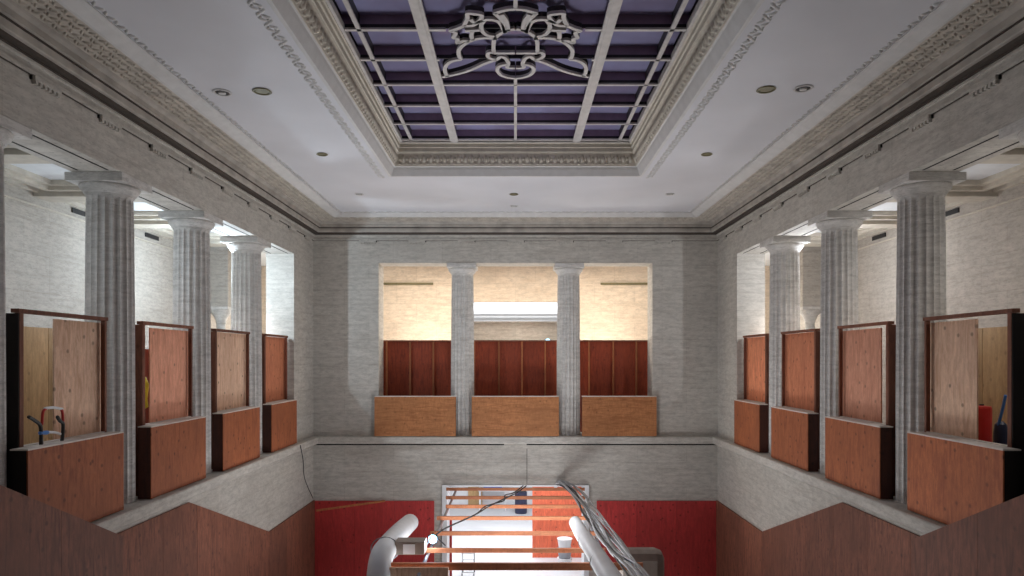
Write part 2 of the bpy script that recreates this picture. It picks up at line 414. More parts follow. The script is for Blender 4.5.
band('trim_bead_row', 'plaster_smooth', pe, ZC, 0, 0.05, 0.11,
     [((-(W-pe), 2.0, 0), (-(W-pe), YF-pe, 0), (1, 0, 0)), ((W-pe, 2.0, 0), (W-pe, YF-pe, 0), (-1, 0, 0)), ((-(W-pe), YF-pe, 0), (W-pe, YF-pe, 0), (0, -1, 0))], h=0.03, rows=1)

struct(B(0.325, 0.34, YF-0.002, YF+0.01, ZD+0.02, 4.70).build('trim_wall_joint', 'dark'))
struct(B(-0.33, 0.32, YF-0.035, YF, 4.70, ZL-0.2).build('trim_key_block', 'stone'))
# regulae: little peg strips under the taenia
rg = MB()
def regula(x, y, ax, inw):
    ax = Vector(ax); inw = Vector(inw); c = Vector((x, y, 0)); w = 0.24
    def bx(u0, u1, d, z0, z1):
        p = c+ax*u0; q = c+ax*u1+inw*d
        rg.box(p.x, q.x, p.y, q.y, z0, z1)
    bx(-w, w, 0.06, zc(3.385), zc(3.44))
    for k in range(6):
        u = -w+0.04+k*(2*w-0.08)/5
        bx(u-0.022, u+0.022, 0.05, zc(3.34), zc(3.385))
for k in range(-3, 4):
    regula(k*1.43, YF, (1, 0, 0), (0, -1, 0))
for s in (-1, 1):
    y = YF-0.62
    while y > 3:
        regula(s*W, y, (0, 1, 0), (-s, 0, 0)); y -= 1.34
struct(rg.build('trim_regulae', 'stone'))
dk = MB()   # dark open slot at the end of every peg strip
for s in (-1, 1):
    y = YF-0.62
    while y > 3:
        dk.box(s*W, s*(W-0.025), y-0.262, y-0.244, zc(3.385), zc(3.43)); y -= 1.34
for k in range(-3, 4): dk.box(k*1.43+0.244, k*1.43+0.262, YF, YF-0.03, zc(3.39), zc(3.43))
struct(sweep([(0, zc(3.433)), (0.025, zc(3.433)), (0.025, zc(3.4395)), (0, zc(3.4395))], 'trim_taenia_line', 'gap_brown'))
struct(dk.build('trim_regula_slots', 'dark'))

# ------------------------------------------------------------------ ceiling with the sunk skylight
SX = 2.74; SY = 15.03; SN = 2.0
cl = MB()
cl.box(-W, -SX, YN, YF, ZC, ZC+0.12); cl.box(SX, W, YN, YF, ZC, ZC+0.12)
cl.box(-SX, SX, SY, YF, ZC, ZC+0.12); cl.box(-SX, SX, YN, SN, ZC, ZC+0.12)
struct(cl.build('ceiling', 'plaster'))
def coffer(prof, name, mat):
    """closed rectangular sweep, prof: (inset r, z)"""
    vs = []; n = len(prof)
    for r, z in prof:
        x = SX-r; y1 = SY-r; y0 = SN+r
        vs += [(-x, y0, z), (-x, y1, z), (x, y1, z), (x, y0, z)]
    fs = [(i*4+c, i*4+(c+1) % 4, ((i+1) % n)*4+(c+1) % 4, ((i+1) % n)*4+c) for i in range(n) for c in range(4)]
    return struct(MB().add(vs, fs).build(name, mat))
coffer([(-0.09, ZC+0.02), (-0.05, ZC-0.03), (0.0, ZC-0.03), (0.015, ZC), (0.06, ZC+0.10), (0.075, ZC+0.15), (0.11, ZC+0.17), (-0.09, ZC+0.17)], 'trim_coffer_cavetto', 'plaster_smooth')
coffer([(0.06, ZC+0.16), (0.11, ZC+0.165), (0.12, ZC+0.20), (0.165, ZC+0.42), (0.185, ZC+0.45), (0.0, ZC+0.45)], 'trim_coffer_frieze', 'plaster_cream')
coffer([(0.0, ZC+0.45), (0.205, ZC+0.45), (0.205, ZC+0.53), (0.23, ZC+0.54), (0.23, ZC+0.61), (0.255, ZC+0.62), (0.255, ZC+0.69), (0.0, ZC+0.69)], 'trim_coffer_fascia', 'plaster_cream')
# egg carving on the coffer faces, and a leaf strip on the flat ceiling round it
eg = MB()
def egg(c, n_, ax, L, w, h):
    n_ = Vector(n_); ax = Vector(ax); up = n_.cross(ax).normalized(); seg = 6; vs = []; fs = []
    for r, z in ((1, 0), (0.72, 0.7), (0, 1)):
        if r == 0: vs.append(Vector(c)+n_*h)
        else:
            for k in range(seg):
                t = 2*math.pi*k/seg; vs.append(Vector(c)+ax*w*r*math.cos(t)+up*L*r*math.sin(t)+n_*h*z)
    for k in range(seg):
        k2 = (k+1) % seg; fs.append((k, k2, seg+k2, seg+k)); fs.append((seg+k, seg+k2, 2*seg))
    eg.add(vs, fs)
for s in (-1, 1):
    y = 5.0
    i = 0
    while y < SY-0.2:
        egg((s*(SX-0.143), y, ZC+0.31), (-s*0.978, 0, -0.2), (0, 1, 0), 0.085 if i % 2 else 0.05, 0.045 if i % 2 else 0.02, 0.035)
        if i % 2 == 0: egg((s*(SX-0.115), y, ZC+0.21), (-s*0.978, 0, -0.2), (0, 1, 0), 0.02, 0.05, 0.03)
        y += 0.075; i += 1
x = -SX+0.22; i = 0
while x < SX-0.2:
    egg((x, SY-0.143, ZC+0.31), (0, -0.978, -0.2), (1, 0, 0), 0.085 if i % 2 else 0.05, 0.045 if i % 2 else 0.02, 0.035)
    if i % 2 == 0: egg((x, SY-0.115, ZC+0.21), (0, -0.978, -0.2), (1, 0, 0), 0.02, 0.05, 0.03)
    x += 0.075; i += 1
struct(eg.build('trim_coffer_eggs', 'plaster_cream', smooth=True))
band('trim_coffer_leaves', 'plaster_smooth', 0, ZC, 0, 0.14, 0.13,
     [((-(SX+0.24), 3.0, 0), (-(SX+0.24), SY+0.2, 0), (1, 0, 0)), ((SX+0.24, 3.0, 0), (SX+0.24, SY+0.2, 0), (-1, 0, 0))], h=0.022, rows=2)

# skylight: bars, purple panes above, crest in the middle
sky = thing('skylight', (0, 8.5, ZG), 'large rectangular skylight of purple glass panes with pale bars and a crest', 'skylight')
gx = SX-0.25; gy = SY-0.25
ybars = [gy-0.11-0.98*k for k in range(0, 13)]
ybars = [y for y in ybars if y > SN+0.3]
xs_t = (-1.32, 1.32)
for x in xs_t:
    mb = MB(); mb.box(x-0.085, x+0.085, SN+0.2, gy, ZG-0.03, ZG+0.01); mb.box(x-0.04, x+0.04, SN+0.2, gy, ZG-0.045, ZG-0.03)
    mb.build('main_bar', 'skylight_bar', sky)
for x in (-2.24, 2.24): B(x-0.032, x+0.032, SN+0.2, gy, ZG-0.02, ZG+0.01).build('side_bar', 'skylight_bar', sky)
for (a, b_) in ((SN+0.2, 9.2), (11.45, gy)): B(-0.028, 0.028, a, b_, ZG-0.02, ZG+0.01).build('middle_bar', 'skylight_bar', sky)
for y in ybars:
    if 9.3 < y < 11.2:
        xe = 1.0 if y < 10 else 1.2
        B(-gx, -xe, y-0.03, y+0.03, ZG-0.02, ZG+0.01).build('cross_bar', 'skylight_bar', sky); mb = B(xe, gx, y-0.03, y+0.03, ZG-0.02, ZG+0.01)
    else: mb = B(-gx, gx, y-0.03, y+0.03, ZG-0.02, ZG+0.01)
    mb.build('cross_bar', 'skylight_bar', sky)
mb = MB()
mb.box(-gx-0.02, -gx+0.05, SN+0.2, gy, ZG-0.04, ZG+0.06); mb.box(gx-0.05, gx+0.02, SN+0.2, gy, ZG-0.04, ZG+0.06); mb.box(-gx, gx, gy-0.04, gy+0.02, ZG-0.04, ZG+0.06)
mb.build('rim', 'skylight_bar', sky)
# crest ribbons: outline pieces of the left half in metres (x, y) mirrored
def crest_pt(u, v):
    px = 420+u/5.12; py = v/5.12
    Y = F*4.72/(359-py); return ((px-513.4)/F*Y, Y)
CR = [
 [(475, 38), (430, 42), (370, 58)], [(370, 58), (405, 90), (418, 125), (425, 160)], [(408, 66), (432, 100), (442, 150)],
 [(475, 140), (425, 152), (385, 175), (367, 205), (366, 262)], [(366, 264), (475, 264)],
 [(420, 150), (395, 105), (350, 92), (300, 98), (262, 120), (215, 124)],
 [(380, 180), (335, 172), (308, 150), (303, 118), (318, 98)],
 [(213, 124), (232, 85), (232, 62), (262, 62), (306, 70), (290, 100), (266, 106), (247, 90)],
 [(213, 124), (175, 140), (145, 150), (172, 160), (160, 185), (182, 190), (180, 212), (215, 200), (240, 205)],
 [(220, 150), (262, 148), (300, 145)], [(258, 150), (252, 178), (262, 196)],
 [(385, 190), (330, 186), (275, 192), (225, 212), (190, 245), (188, 275), (200, 297)],
 [(200, 297), (155, 305), (125, 325), (116, 355), (130, 384)],
 [(104, 388), (180, 372), (250, 350), (320, 318), (382, 298)],
 [(366, 262), (342, 262), (335, 278), (352, 292), (382, 296), (402, 282), (428, 292), (442, 318), (436, 338), (475, 342)],
 [(436, 322), (400, 330), (384, 350), (402, 376), (440, 390), (475, 394)],
]
em = MB(); ed_ = MB()
for c in CR:
    for sgn in (1, -1):
        pts = smooth_path([Vector((sgn*crest_pt(u, v)[0], crest_pt(u, v)[1], 0)) for u, v in c], 4)
        L = []; R = []
        for i, p in enumerate(pts):
            t = (pts[min(i+1, len(pts)-1)]-pts[max(i-1, 0)]).normalized(); nn = Vector((-t.y, t.x, 0))*0.03
            L.append(p+nn); R.append(p-nn)
        vs = []; n = len(pts)
        for zz in (ZG-0.03, ZG+0.01): vs += [(q.x, q.y, zz) for q in L]+[(q.x, q.y, zz) for q in R]
        fs = []
        for i in range(n-1):
            fs += [(i, i+1, n+i+1, n+i), (2*n+i, 3*n+i, 3*n+i+1, 2*n+i+1), (i, 2*n+i, 2*n+i+1, i+1), (n+i, n+i+1, 3*n+i+1, 3*n+i)]
        fs += [(0, n, 3*n, 2*n), (n-1, 3*n-1, 4*n-1, 2*n-1)]
        em.add(vs, fs)
        ed_.add([(x, y, ZG+0.012 if z < ZG else ZG+0.075) for x, y, z in vs], fs)
em.build('crest', 'skylight_bar', sky); ed_.build('crest_shade', 'beam_dark', sky)  # second piece: dark copy that stands in for the crest's shadows
# dark fins stand on the bars, panes lie over them
PZ = ZG+0.20
xsp = [-gx, -2.24, -1.32, 1.32, 2.24, gx]
yb = [gy]+ybars+[SN+0.2]
for y in ybars:
    B(-gx, gx, y-0.012, y+0.012, ZG+0.01, ZG+0.065).build('dark_fin', 'beam_dark', sky)
    B(-gx, gx, y-0.010, y+0.010, ZG+0.065, PZ).build('purple_fin', 'purple_fin', sky)
for x in (-2.24, -1.32, 1.32, 2.24): B(x-0.012, x+0.012, SN+0.2, gy, ZG+0.01, PZ).build('dark_fin', 'beam_dark', sky)
for y1, y0 in zip(yb[:-1], yb[1:]):
    for a, c in zip(xsp[:-1], xsp[1:]):
        B(a+0.012, c-0.012, y0+0.012, y1-0.012, PZ, PZ+0.02).build('glass_pane', 'glass', sky)
at = MB(); at.box(-gx-0.3, gx+0.3, SN, gy+0.3, PZ+0.05, PZ+0.15)
for s in (-1, 1): at.box(s*(gx+0.001), s*(gx+0.2), SN, gy+0.3, ZG+0.061, PZ+0.1)
at.box(-gx-0.2, gx+0.2, gy+0.021, gy+0.3, ZG-0.03, PZ+0.1)
struct(at.build('ceiling_attic_lining', 'beam_dark'))

# ------------------------------------------------------------------ columns
def column_parts(cx, cy, name, label, cat='column', group=None):
    t = thing(name, (cx, cy, ZL-0.02), label, cat, group)
    nf = 20; per = 6; zs = [(ZL-0.02, 0.348), (ZL+1.2, 0.346), (ZL+2.6, 0.340), (ZL+4.0, 0.330), (ZS-0.36, 0.322), (ZS-0.305, 0.320)]
    vs = []; n = nf*per
    for j, (z, R) in enumerate(zs):
        for k in range(n):
            a = 2*math.pi*k/n; u = (k % per)/per
            dep = 0.030*math.sin(math.pi*u)**0.8 if j < len(zs)-1 else 0.0
            vs.append((cx+(R-dep)*math.cos(a), cy+(R-dep)*math.sin(a), z))
    fs = [(j*n+k, j*n+(k+1) % n, (j+1)*n+(k+1) % n, (j+1)*n+k) for j in range(len(zs)-1) for k in range(n)]
    fs += [tuple(reversed(range(n))), tuple(range(len(vs)-n, len(vs)))]
    MB().add(vs, fs).build('shaft', 'column', t)
    cp = MB()
    cp.lathe([(0.30, ZS-0.315), (0.322, ZS-0.31), (0.322, ZS-0.295), (0.335, ZS-0.29), (0.335, ZS-0.275), (0.348, ZS-0.27), (0.37, ZS-0.235), (0.40, ZS-0.20), (0.417, ZS-0.165), (0.418, ZS-0.145), (0.405, ZS-0.125)], cx, cy, 40)
    cp.build('capital', 'column', t, smooth=False)
    B(cx-0.43, cx+0.43, cy-0.43, cy+0.43, ZS-0.13, ZS).build('abacus', 'column', t, bevel=0.008)
    return t
ordn = ['first', 'second', 'third', 'fourth', 'fifth', 'sixth', 'seventh', 'eighth', 'ninth', 'tenth', 'eleventh', 'twelfth']
for s in (-1, 1):
    where = ['fluted stone column cut by the %s edge of the photo', 'nearest whole fluted stone column on the %s side, beside the largest plywood box',
             'middle whole fluted stone column on the %s side of the hall', 'farthest fluted stone column on the %s side, nearest the far corner']
    for i, y in enumerate(COLY):
        column_parts(s*COLX, y, 'fluted_column', where[i] % SIDE[s], group='fluted columns along the %s side' % SIDE[s])
for s in (-1, 1):
    column_parts(s*1.571, YF+0.40, 'fluted_column', '%s of the two fluted columns in the far wall opening' % {-1: 'left', 1: 'right'}[s], group='fluted columns in the far wall')
# recessed soffit panels between the capitals
sp = MB()
for s in (-1, 1):
    for a, c in zip([5.2]+COLY, COLY+[JAMB+0.45]):
        y0 = a+0.47; y1 = c-0.47
        for xx in (W+0.13, W+T-0.16): sp.box(s*xx, s*(xx+0.03), y0+0.05, y1-0.05, ZS-0.004, ZS+0.01)
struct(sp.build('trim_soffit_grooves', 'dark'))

# ------------------------------------------------------------------ plywood boxes, frames, hoardings on the sides
bay_words = {0: 'nearest', 1: 'second nearest', 2: 'third nearest', 3: 'farthest'}
FZ = CZ+0.605
def ply_box(x0, x1, y0, y1, z0, z1, label, group, mat, face, end='ply_end_shade'):
    """plywood box; face: 'x' faces the hall from a side wall, 'y' from the far wall"""
    t = thing('plywood_box', ((x0+x1)/2, (y0+y1)/2, z0), label, 'box', group)
    th = 0.018
    if face == 'x':
        s = 1 if x0 > 0 else -1; xa, xb = sorted((abs(x0), abs(x1)))
        B(s*xa, s*(xa+th), y0, y1, z0, z1-th).build('front_panel', mat, t, bevel=0.003)
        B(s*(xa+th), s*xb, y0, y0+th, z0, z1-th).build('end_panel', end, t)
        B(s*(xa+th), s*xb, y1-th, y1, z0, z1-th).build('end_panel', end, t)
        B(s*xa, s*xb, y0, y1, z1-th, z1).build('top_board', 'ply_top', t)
    else:
        B(x0, x1, y0, y0+th, z0, z1-th).build('front_panel', mat, t, bevel=0.003)
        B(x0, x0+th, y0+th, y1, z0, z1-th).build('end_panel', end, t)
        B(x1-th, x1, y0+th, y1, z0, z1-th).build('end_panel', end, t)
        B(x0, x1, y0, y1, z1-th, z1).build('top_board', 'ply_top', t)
    return t
def timber_frame(s, y0, y1, label, group, side='timber'):
    x0, x1 = 6.01, 6.07
    t = thing('timber_surround', (s*6.1, (y0+y1)/2, ZL), label, 'frame', group)
    B(s*x0, s*x1, y0, y0+0.065, ZL, FZ-0.045).build('post', 'timber', t)
    B(s*x0, s*x1, y1-0.045, y1, ZL, FZ-0.045).build('post', 'timber', t)
    B(s*(x0-0.02), s*(x1+0.02), y0-0.04, y1+0.005, FZ-0.045, FZ+0.005).build('top_rail', 'timber', t)
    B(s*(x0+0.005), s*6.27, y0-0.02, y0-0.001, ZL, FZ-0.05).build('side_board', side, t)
    B(s*x0, s*x1, y0+0.065, y1-0.045, CZ-1.12, CZ-1.06).build('sill_rail', 'ply_top', t)
    return t
for s in (-1, 1):
    near = COLY+[18.63]
    for i in range(4):
        c0, c1 = near[i], near[i+1]
        y0 = c0+0.23; y1 = min(c1-0.53, 18.04)
        ply_box(s*5.775, s*5.99, y0, y1, ZL-0.01, CZ-1.07, '%s plywood box on the %s ledge, below its timber frame' % (bay_words[i], SIDE[s]), 'plywood boxes on the %s ledge' % SIDE[s], 'ply_box', 'x', 'near_black' if i == 0 else 'ply_end_shade')
        fy0 = c0+0.42; fy1 = min(c1-(0.56 if i < 2 else 0.54), 17.99)
        timber_frame(s, fy0, fy1, '%s brown timber frame on the %s side, standing behind a plywood box' % (bay_words[i], SIDE[s]), 'timber frames on the %s side' % SIDE[s], 'near_black' if i == 0 else 'timber')
        pa, pb_, pz, pmat, plb = [(9.03, fy1+0.06, 0.53, 'ply_pale', 'pale knotty plywood sheet filling the far part of the nearest %s frame'),
                                 (11.40, fy1+0.06, 0.52, 'ply_pink', 'pinkish plywood sheet filling most of the second nearest %s frame'),
                                 (fy0+0.07, fy1+0.05, 0.555, 'ply_pale' if s < 0 else 'ply_orange_raw', 'knotty plywood sheet filling the third nearest %s frame'),
                                 (fy0+0.07, fy1+0.05, 0.555, 'ply_orange_raw', 'orange plywood sheet filling the farthest %s frame')][i]
        o = B(s*6.10, s*6.12, pa, pb_, ZL, CZ+pz).build('plywood_sheet', pmat)
        tag(o, plb % SIDE[s], 'plywood sheet', 'plywood sheets in the %s frames' % SIDE[s])
    o = B(s*7.4, s*7.42, 9.6, 10.82, 5.0, CZ+0.49).build('plywood_sheet', 'ply_tan')
    tag(o, 'yellowish plywood sheet deeper in the %s gallery, in the gap of the nearest frame' % SIDE[s], 'plywood sheet')
    o = B(s*7.4, s*7.42, 10.83, 12.05, 5.0, CZ+0.49).build('plywood_sheet', 'ply_tan')
    tag(o, 'tan plywood sheet deep in the %s gallery, right behind the nearest whole column' % SIDE[s], 'plywood sheet')
    # vents high on the gallery wall
    for k, y in enumerate((14.15, 16.95, 21.1)):
        v = MB(); v.box(s*(GX-0.03), s*GX, y, y+0.62, ZGC-0.30, ZGC-0.20)
        o = v.build('wall_vent', 'black'); tag(o, '%s black slot vent high on the %s gallery wall' % (['nearest', 'middle', 'farthest'][k], SIDE[s]), 'vent', 'slot vents')
    # small column and lintel in the far corner of the gallery
    t = thing('small_column', (s*8.75, 20.3, 5.0), 'slender column with a flared capital in the %s gallery corner' % SIDE[s], 'column')
    MB().lathe([(0.13, 5.0), (0.13, CZ+1.05)], s*8.75, 20.3, 16).build('shaft', 'column', t, smooth=True)
    MB().lathe([(0.13, CZ+1.05), (0.16, CZ+1.07), (0.14, CZ+1.1), (0.20, CZ+1.25), (0.32, CZ+1.42), (0.34, CZ+1.45)], s*8.75, 20.3, 16).build('capital', 'column', t)
    B(s*8.75-0.36, s*8.75+0.36, 19.94, 20.66, CZ+1.45, CZ+1.53).build('abacus', 'column', t)
    lt = MB(); lt.box(s*8.4, s*GX, 19.95, 20.65, CZ+1.53, ZGC)
    struct(lt.build('wall_%s_gallery_pier' % SIDE[s], 'gallery_side'))

# ------------------------------------------------------------------ far opening: boxes and studded hoarding
names = [('left', -4.04, -1.74), ('middle', -1.24, 1.24), ('right', 1.94, 4.04)]
for nm, x0, x1 in (('left', -4.06, -1.72), ('middle', -1.26, 1.25), ('right', 1.95-0.03, 4.06)):
    ply_box(x0, x1, YF-0.20, YF-0.005, ZL-0.01, CZ-1.07, '%s plywood box on the far ledge under the wide opening' % nm, 'plywood boxes on the far ledge', 'ply_box_far', 'y')
for nm, x0, x1, st in (('left', -4.16, -1.86, (-3.73, -3.05, -2.38)), ('middle', -1.25, 1.25, (-1.19, -0.48, 0.19, 0.86)), ('right', 1.93, 4.16, (2.13, 2.83, 3.50))):
    t = thing('studded_hoarding', ((x0+x1)/2, 20.95, 5.0), 'dark red plywood hoarding with upright studs in the %s bay of the far opening' % nm, 'hoarding', 'hoardings across the far opening')
    B(x0, x1, 20.72, 20.74, 5.0, CZ+0.56).build('panel', 'ply_dark', t)
    for q in st: B(q*1.045-0.022, q*1.045+0.022, 20.63, 20.72, 5.0, CZ+0.53).build('stud', 'stud', t)
    B(x0, x1, 20.63, 20.72, CZ+0.53, CZ+0.57).build('top_plate', 'timber', t)
# strips on the back gallery wall
for nm, x0, x1 in (('left', -4.9, -2.95), ('right', 3.05, 4.9)):
    o = B(x0, x1, GY-0.06, GY, CZ+2.66, CZ+2.73).build('wall_strip', 'brass'); tag(o, 'thin brownish strip high on the back gallery wall in the %s bay' % nm, 'strip')

# ------------------------------------------------------------------ lower level plywood
def ztop(y):
    if y >= 16.2: return CZ-4.10
    if y >= 12.2: return CZ-4.10+(16.2-y)/4.0*(4.10-2.56)
    return CZ-2.56
for s in (-1, 1):
    y = YF-0.02; k = 0
    while y > 7.4:
        y0 = y-1.215
        br = [y0]+[q for q in (12.2, 16.2) if y0 < q < y]+[y]
        poly = [(y0, 0), (y, 0)]+[(q, ztop(q)) for q in reversed(br)]
        o = MB().prism_yz(poly, s*(W-0.045), s*(W-0.005)).build('plywood_sheet', 'ply_wall')
        tag(o, '%s plywood sheet from the far corner lining the lower %s wall' % (ordn[k], SIDE[s]), 'plywood sheet', 'plywood lining on the lower %s wall' % SIDE[s])
        y = y0-0.005; k += 1
    # stair guard panels nearer the camera
    yend = 8.98 if s < 0 else 8.85; e = 1.2; k = 0; y = yend
    gt = lambda q: CZ-2.33-(q-yend)*0.5*1.0
    while y > 3.2:
        y0 = y-1.215
        poly = [(y0, 0), (y, 0), (y, gt(y)), (y0, gt(y0))]
        o = MB().prism_yz(poly, s*5.16, s*5.20).build('plywood_sheet', 'ply_wall')
        tag(o, '%s sheet from its far end of the sloping plywood stair guard at lower %s' % (ordn[k], SIDE[s]), 'plywood sheet', 'sloping stair guard at lower %s' % SIDE[s])
        y = y0-0.004; k += 1
for s in (-1, 1):
    for k in range(3):
        x0 = W-0.05-k*1.155; x1 = x0-1.15
        o = B(s*x0, s*x1, YF-0.04, YF-0.003, 0, CZ-4.12).build('plywood_sheet', 'ply_red')
        tag(o, '%s red painted plywood sheet on the far wall, %s of the doorway' % (['outermost', 'middle', 'innermost'][k], SIDE[s]), 'plywood sheet', 'red sheets %s of the doorway' % SIDE[s])
# pole leaning in the far left corner
o = MB().tube([(-5.72, YF-0.25, CZ-4.35), (-3.77, YF-0.12, CZ-4.10)], 0.03, 8).build('wooden_pole', 'stud'); tag(o, 'slim wooden pole lying across the top of the red plywood at far left', 'pole')
# cord on left wall
o = MB().tube(smooth_path([(-5.64, 17.9, ZL-0.05), (-5.66, 18.2, 4.6), (-5.80, 18.8, 4.0), (-5.81, 19.6, 3.3)]), 0.012, 6).build('thin_cord', 'black', smooth=True); tag(o, 'thin dark cord hanging down the lower left wall near the far corner', 'cord')

# joists over the passage
JZ = CZ-3.68
jl = [(19.55, -1.98, 1.98), (18.35, -1.87, 1.87), (17.25, -1.76, 1.76), (16.0, -1.84, 1.84), (14.6, -1.82, 1.75), (13.3, -1.84, 1.75), (12.35, -2.3, 2.3)]
jw = ['farthest', 'second farthest', 'third farthest', 'middle', 'third nearest', 'second nearest', 'nearest']
for k, (y, xa, xb) in enumerate(jl):
    hh = 0.085 if k < 6 else 0.13
    o = B(xa, xb, y-0.045, y+0.02, JZ-hh, JZ).build('timber_joist', 'joist', bevel=0.004)
    tag(o, '%s of the reddish timber joists spanning the bright passage' % jw[k], 'joist', 'joists over the passage')
for s in (-1, 1):
    t = thing('steel_rail', (s*1.72, 16, 0), 'slim grey steel rail under the %s ends of the joists' % SIDE[s], 'rail')
    MB().tube([(s*1.72, 11.8, JZ-0.165), (s*1.72, 19.8, JZ-0.12)], 0.033, 10).build('rail', 'grey_metal', t, smooth=True)
    for y in (11.9,): MB().tube([(s*1.72, y, 0), (s*1.72, y, JZ-0.2)], 0.033, 10).build('post', 'grey_metal', t, smooth=True)

# room seen through the doorway
o = B(0.62, 3.3, 25.1, 25.14, 0, 4.7).build('partition_panel', 'ply_orange'); tag(o, 'bright orange plywood partition standing on the white floor beyond the doorway', 'panel')
o = B(-2.6, -1.93, 20.75, 20.79, 0, 2.45).build('plywood_sheet', 'ply_red'); tag(o, 'magenta lit plywood sheet just inside the left side of the doorway', 'plywood sheet')
o = B(-2.35, -1.65, 33.9, 33.94, 0, 2.4).build('plywood_sheet', 'ply_tan'); tag(o, 'tan plywood sheet against the back wall of the bright room', 'plywood sheet')
o = B(-1.55, -0.65, 33.0, 33.5, 1.0, 1.42).build('storage_bin', 'blue', bevel=0.03); tag(o, 'blue storage bin at the back of the bright room', 'bin')
t = thing('white_table', (-1.1, 33.2, 0), 'white table under the blue bin at the back of the bright room', 'table')
B(-1.8, -0.4, 32.8, 33.8, 0.95, 1.0).build('tabletop', 'white', t)
for x in (-1.75, -0.5):
    for y in (32.85, 33.7): B(x, x+0.05, y, y+0.05, 0, 0.95).build('leg', 'white', t)
t = thing('drum', (0.26, 32.4, 0), 'dark navy drum with ribs standing at the back of the bright room', 'drum')
MB().lathe([(0.28, 0), (0.29, 0.05), (0.29, 0.3), (0.31, 0.33), (0.29, 0.36), (0.29, 0.66), (0.31, 0.69), (0.29, 0.72), (0.29, 1.0), (0.26, 1.02)], 0.26, 32.4, 20).build('body', 'navy', t)
MB().lathe([(0.24, 1.02), (0.24, 1.06), (0.05, 1.07)], 0.26, 32.4, 20).build('lid', 'black', t)
t = thing('bucket_stack', (1.72, 23.9, 0), 'white buckets stacked beside the orange partition', 'bucket')
for k in range(3): MB().lathe([(0.20, k*0.34), (0.25, k*0.34+0.32), (0.27, k*0.34+0.325), (0.27, k*0.34+0.345)], 1.72, 23.9, 18).build('bucket', 'white' if k != 1 else 'grey_metal', t)
t = thing('spool_cart', (-1.6, 23.2, 0), 'small white wire cart on the bright floor left of the partition', 'cart')
cx0, cy0 = -1.6, 23.2
fr = MB()
for dx in (-0.2, 0.2):
    for dy in (-0.2, 0.2): fr.tube([(cx0+dx, cy0+dy, 0.08), (cx0+dx, cy0+dy, 0.75)], 0.012, 6)
for zz in (0.12, 0.42, 0.75):
    fr.tube([(cx0-0.2, cy0-0.2, zz), (cx0+0.2, cy0-0.2, zz), (cx0+0.2, cy0+0.2, zz), (cx0-0.2, cy0+0.2, zz), (cx0-0.2, cy0-0.2, zz)], 0.012, 6)
fr.build('wire_frame', 'cable_grey', t)
for dx in (-0.2, 0.2):
    for dy in (-0.2, 0.2): MB().tube([(cx0+dx-0.015, cy0+dy, 0.04), (cx0+dx+0.015, cy0+dy, 0.04)], 0.04, 10).build('wheel', 'black', t)

# ducts
p = smooth_path([(-2.66, 17.2, CZ-4.12), (-2.58, 15.2, CZ-3.86), (-2.47, 13.1, CZ-3.62), (-2.46, 12.5, CZ-3.66), (-2.44, 12.15, CZ-3.95), (-2.43, 12.0, CZ-4.5), (-2.43, 11.95, CZ-5.6), (-2.43, 11.95, 0.25)], 6)
t = thing('white_duct', (-2.5, 14, CZ-5.6), 'fat white wrapped duct at lower left bending downward', 'duct')
MB().tube(p, 0.215, 22, round_cap=True).build('pipe', 'duct', t, smooth=True)
MB().tube([(-2.2435+0.03*math.cos(a)-0.245+0.24*math.cos(a), 13.02, CZ-3.625+0.228*math.sin(a)) for a in [2*math.pi*k/20 for k in range(21)]], 0.012, 6).build('strap', 'grey_metal', t)
t = thing('white_duct', (1.4, 12, CZ-3.6), 'fat white wrapped duct at lower right lying over the joists', 'duct')
MB().tube([(1.29, 14.75, CZ-3.53), (1.31, 13.6, CZ-3.46), (1.36, 12.0, CZ-3.36), (1.42, 10.3, CZ-3.28), (1.46, 8.6, CZ-3.2)], [0.135, 0.145, 0.155, 0.165, 0.17], 22, round_cap=True).build('pipe', 'duct', t, smooth=True)
for q, yy2 in ((1.335, 12.8), (1.385, 11.2)):
    rr = 0.155 if yy2 > 12 else 0.165
    MB().tube([(q+rr*math.cos(a), yy2, CZ-3.46+(12.8-yy2)*0.055+0.03+rr*math.sin(a)) for a in [2*math.pi*k/20 for k in range(21)]], 0.008, 6).build('strap', 'cable_grey', t)
# cable bundle down the right side
rc = random.Random(3)
for k in range(16):
    o_ = (rc.uniform(-0.13, 0.13), rc.uniform(-0.07, 0.07))
    base = [(1.12, 20.4, CZ-3.85), (1.35, 19.2, CZ-3.62), (1.62, 17.6, CZ-3.62), (1.69, 15.6, CZ-3.62), (1.74, 13.8, CZ-3.60), (1.84, 12.4, CZ-3.60), (1.93, 11.0, CZ-3.58), (2.0, 8.8, CZ-3.6)]
    pts = [(x+o_[0]*(0.4+0.6*min(1, i/2))+rc.uniform(-0.10, 0.10), y, z+0.11+o_[1]+rc.uniform(-0.03, 0.03)) for i, (x, y, z) in enumerate(base)]
    ob = MB().tube(smooth_path(pts, 7), rc.uniform(0.018, 0.032), 6).build('cable', ['cable_grey', 'white', 'black', 'cable_grey', 'grey_metal'][k % 5], smooth=True)
    tag(ob, '%s cable in the loose bundle running over the right ends of the joists' % ['grey', 'white', 'black', 'light grey', 'steel grey'][k % 5], 'cable', '%s cables of the right bundle' % ['grey', 'white', 'black', 'light grey', 'steel grey'][k % 5])
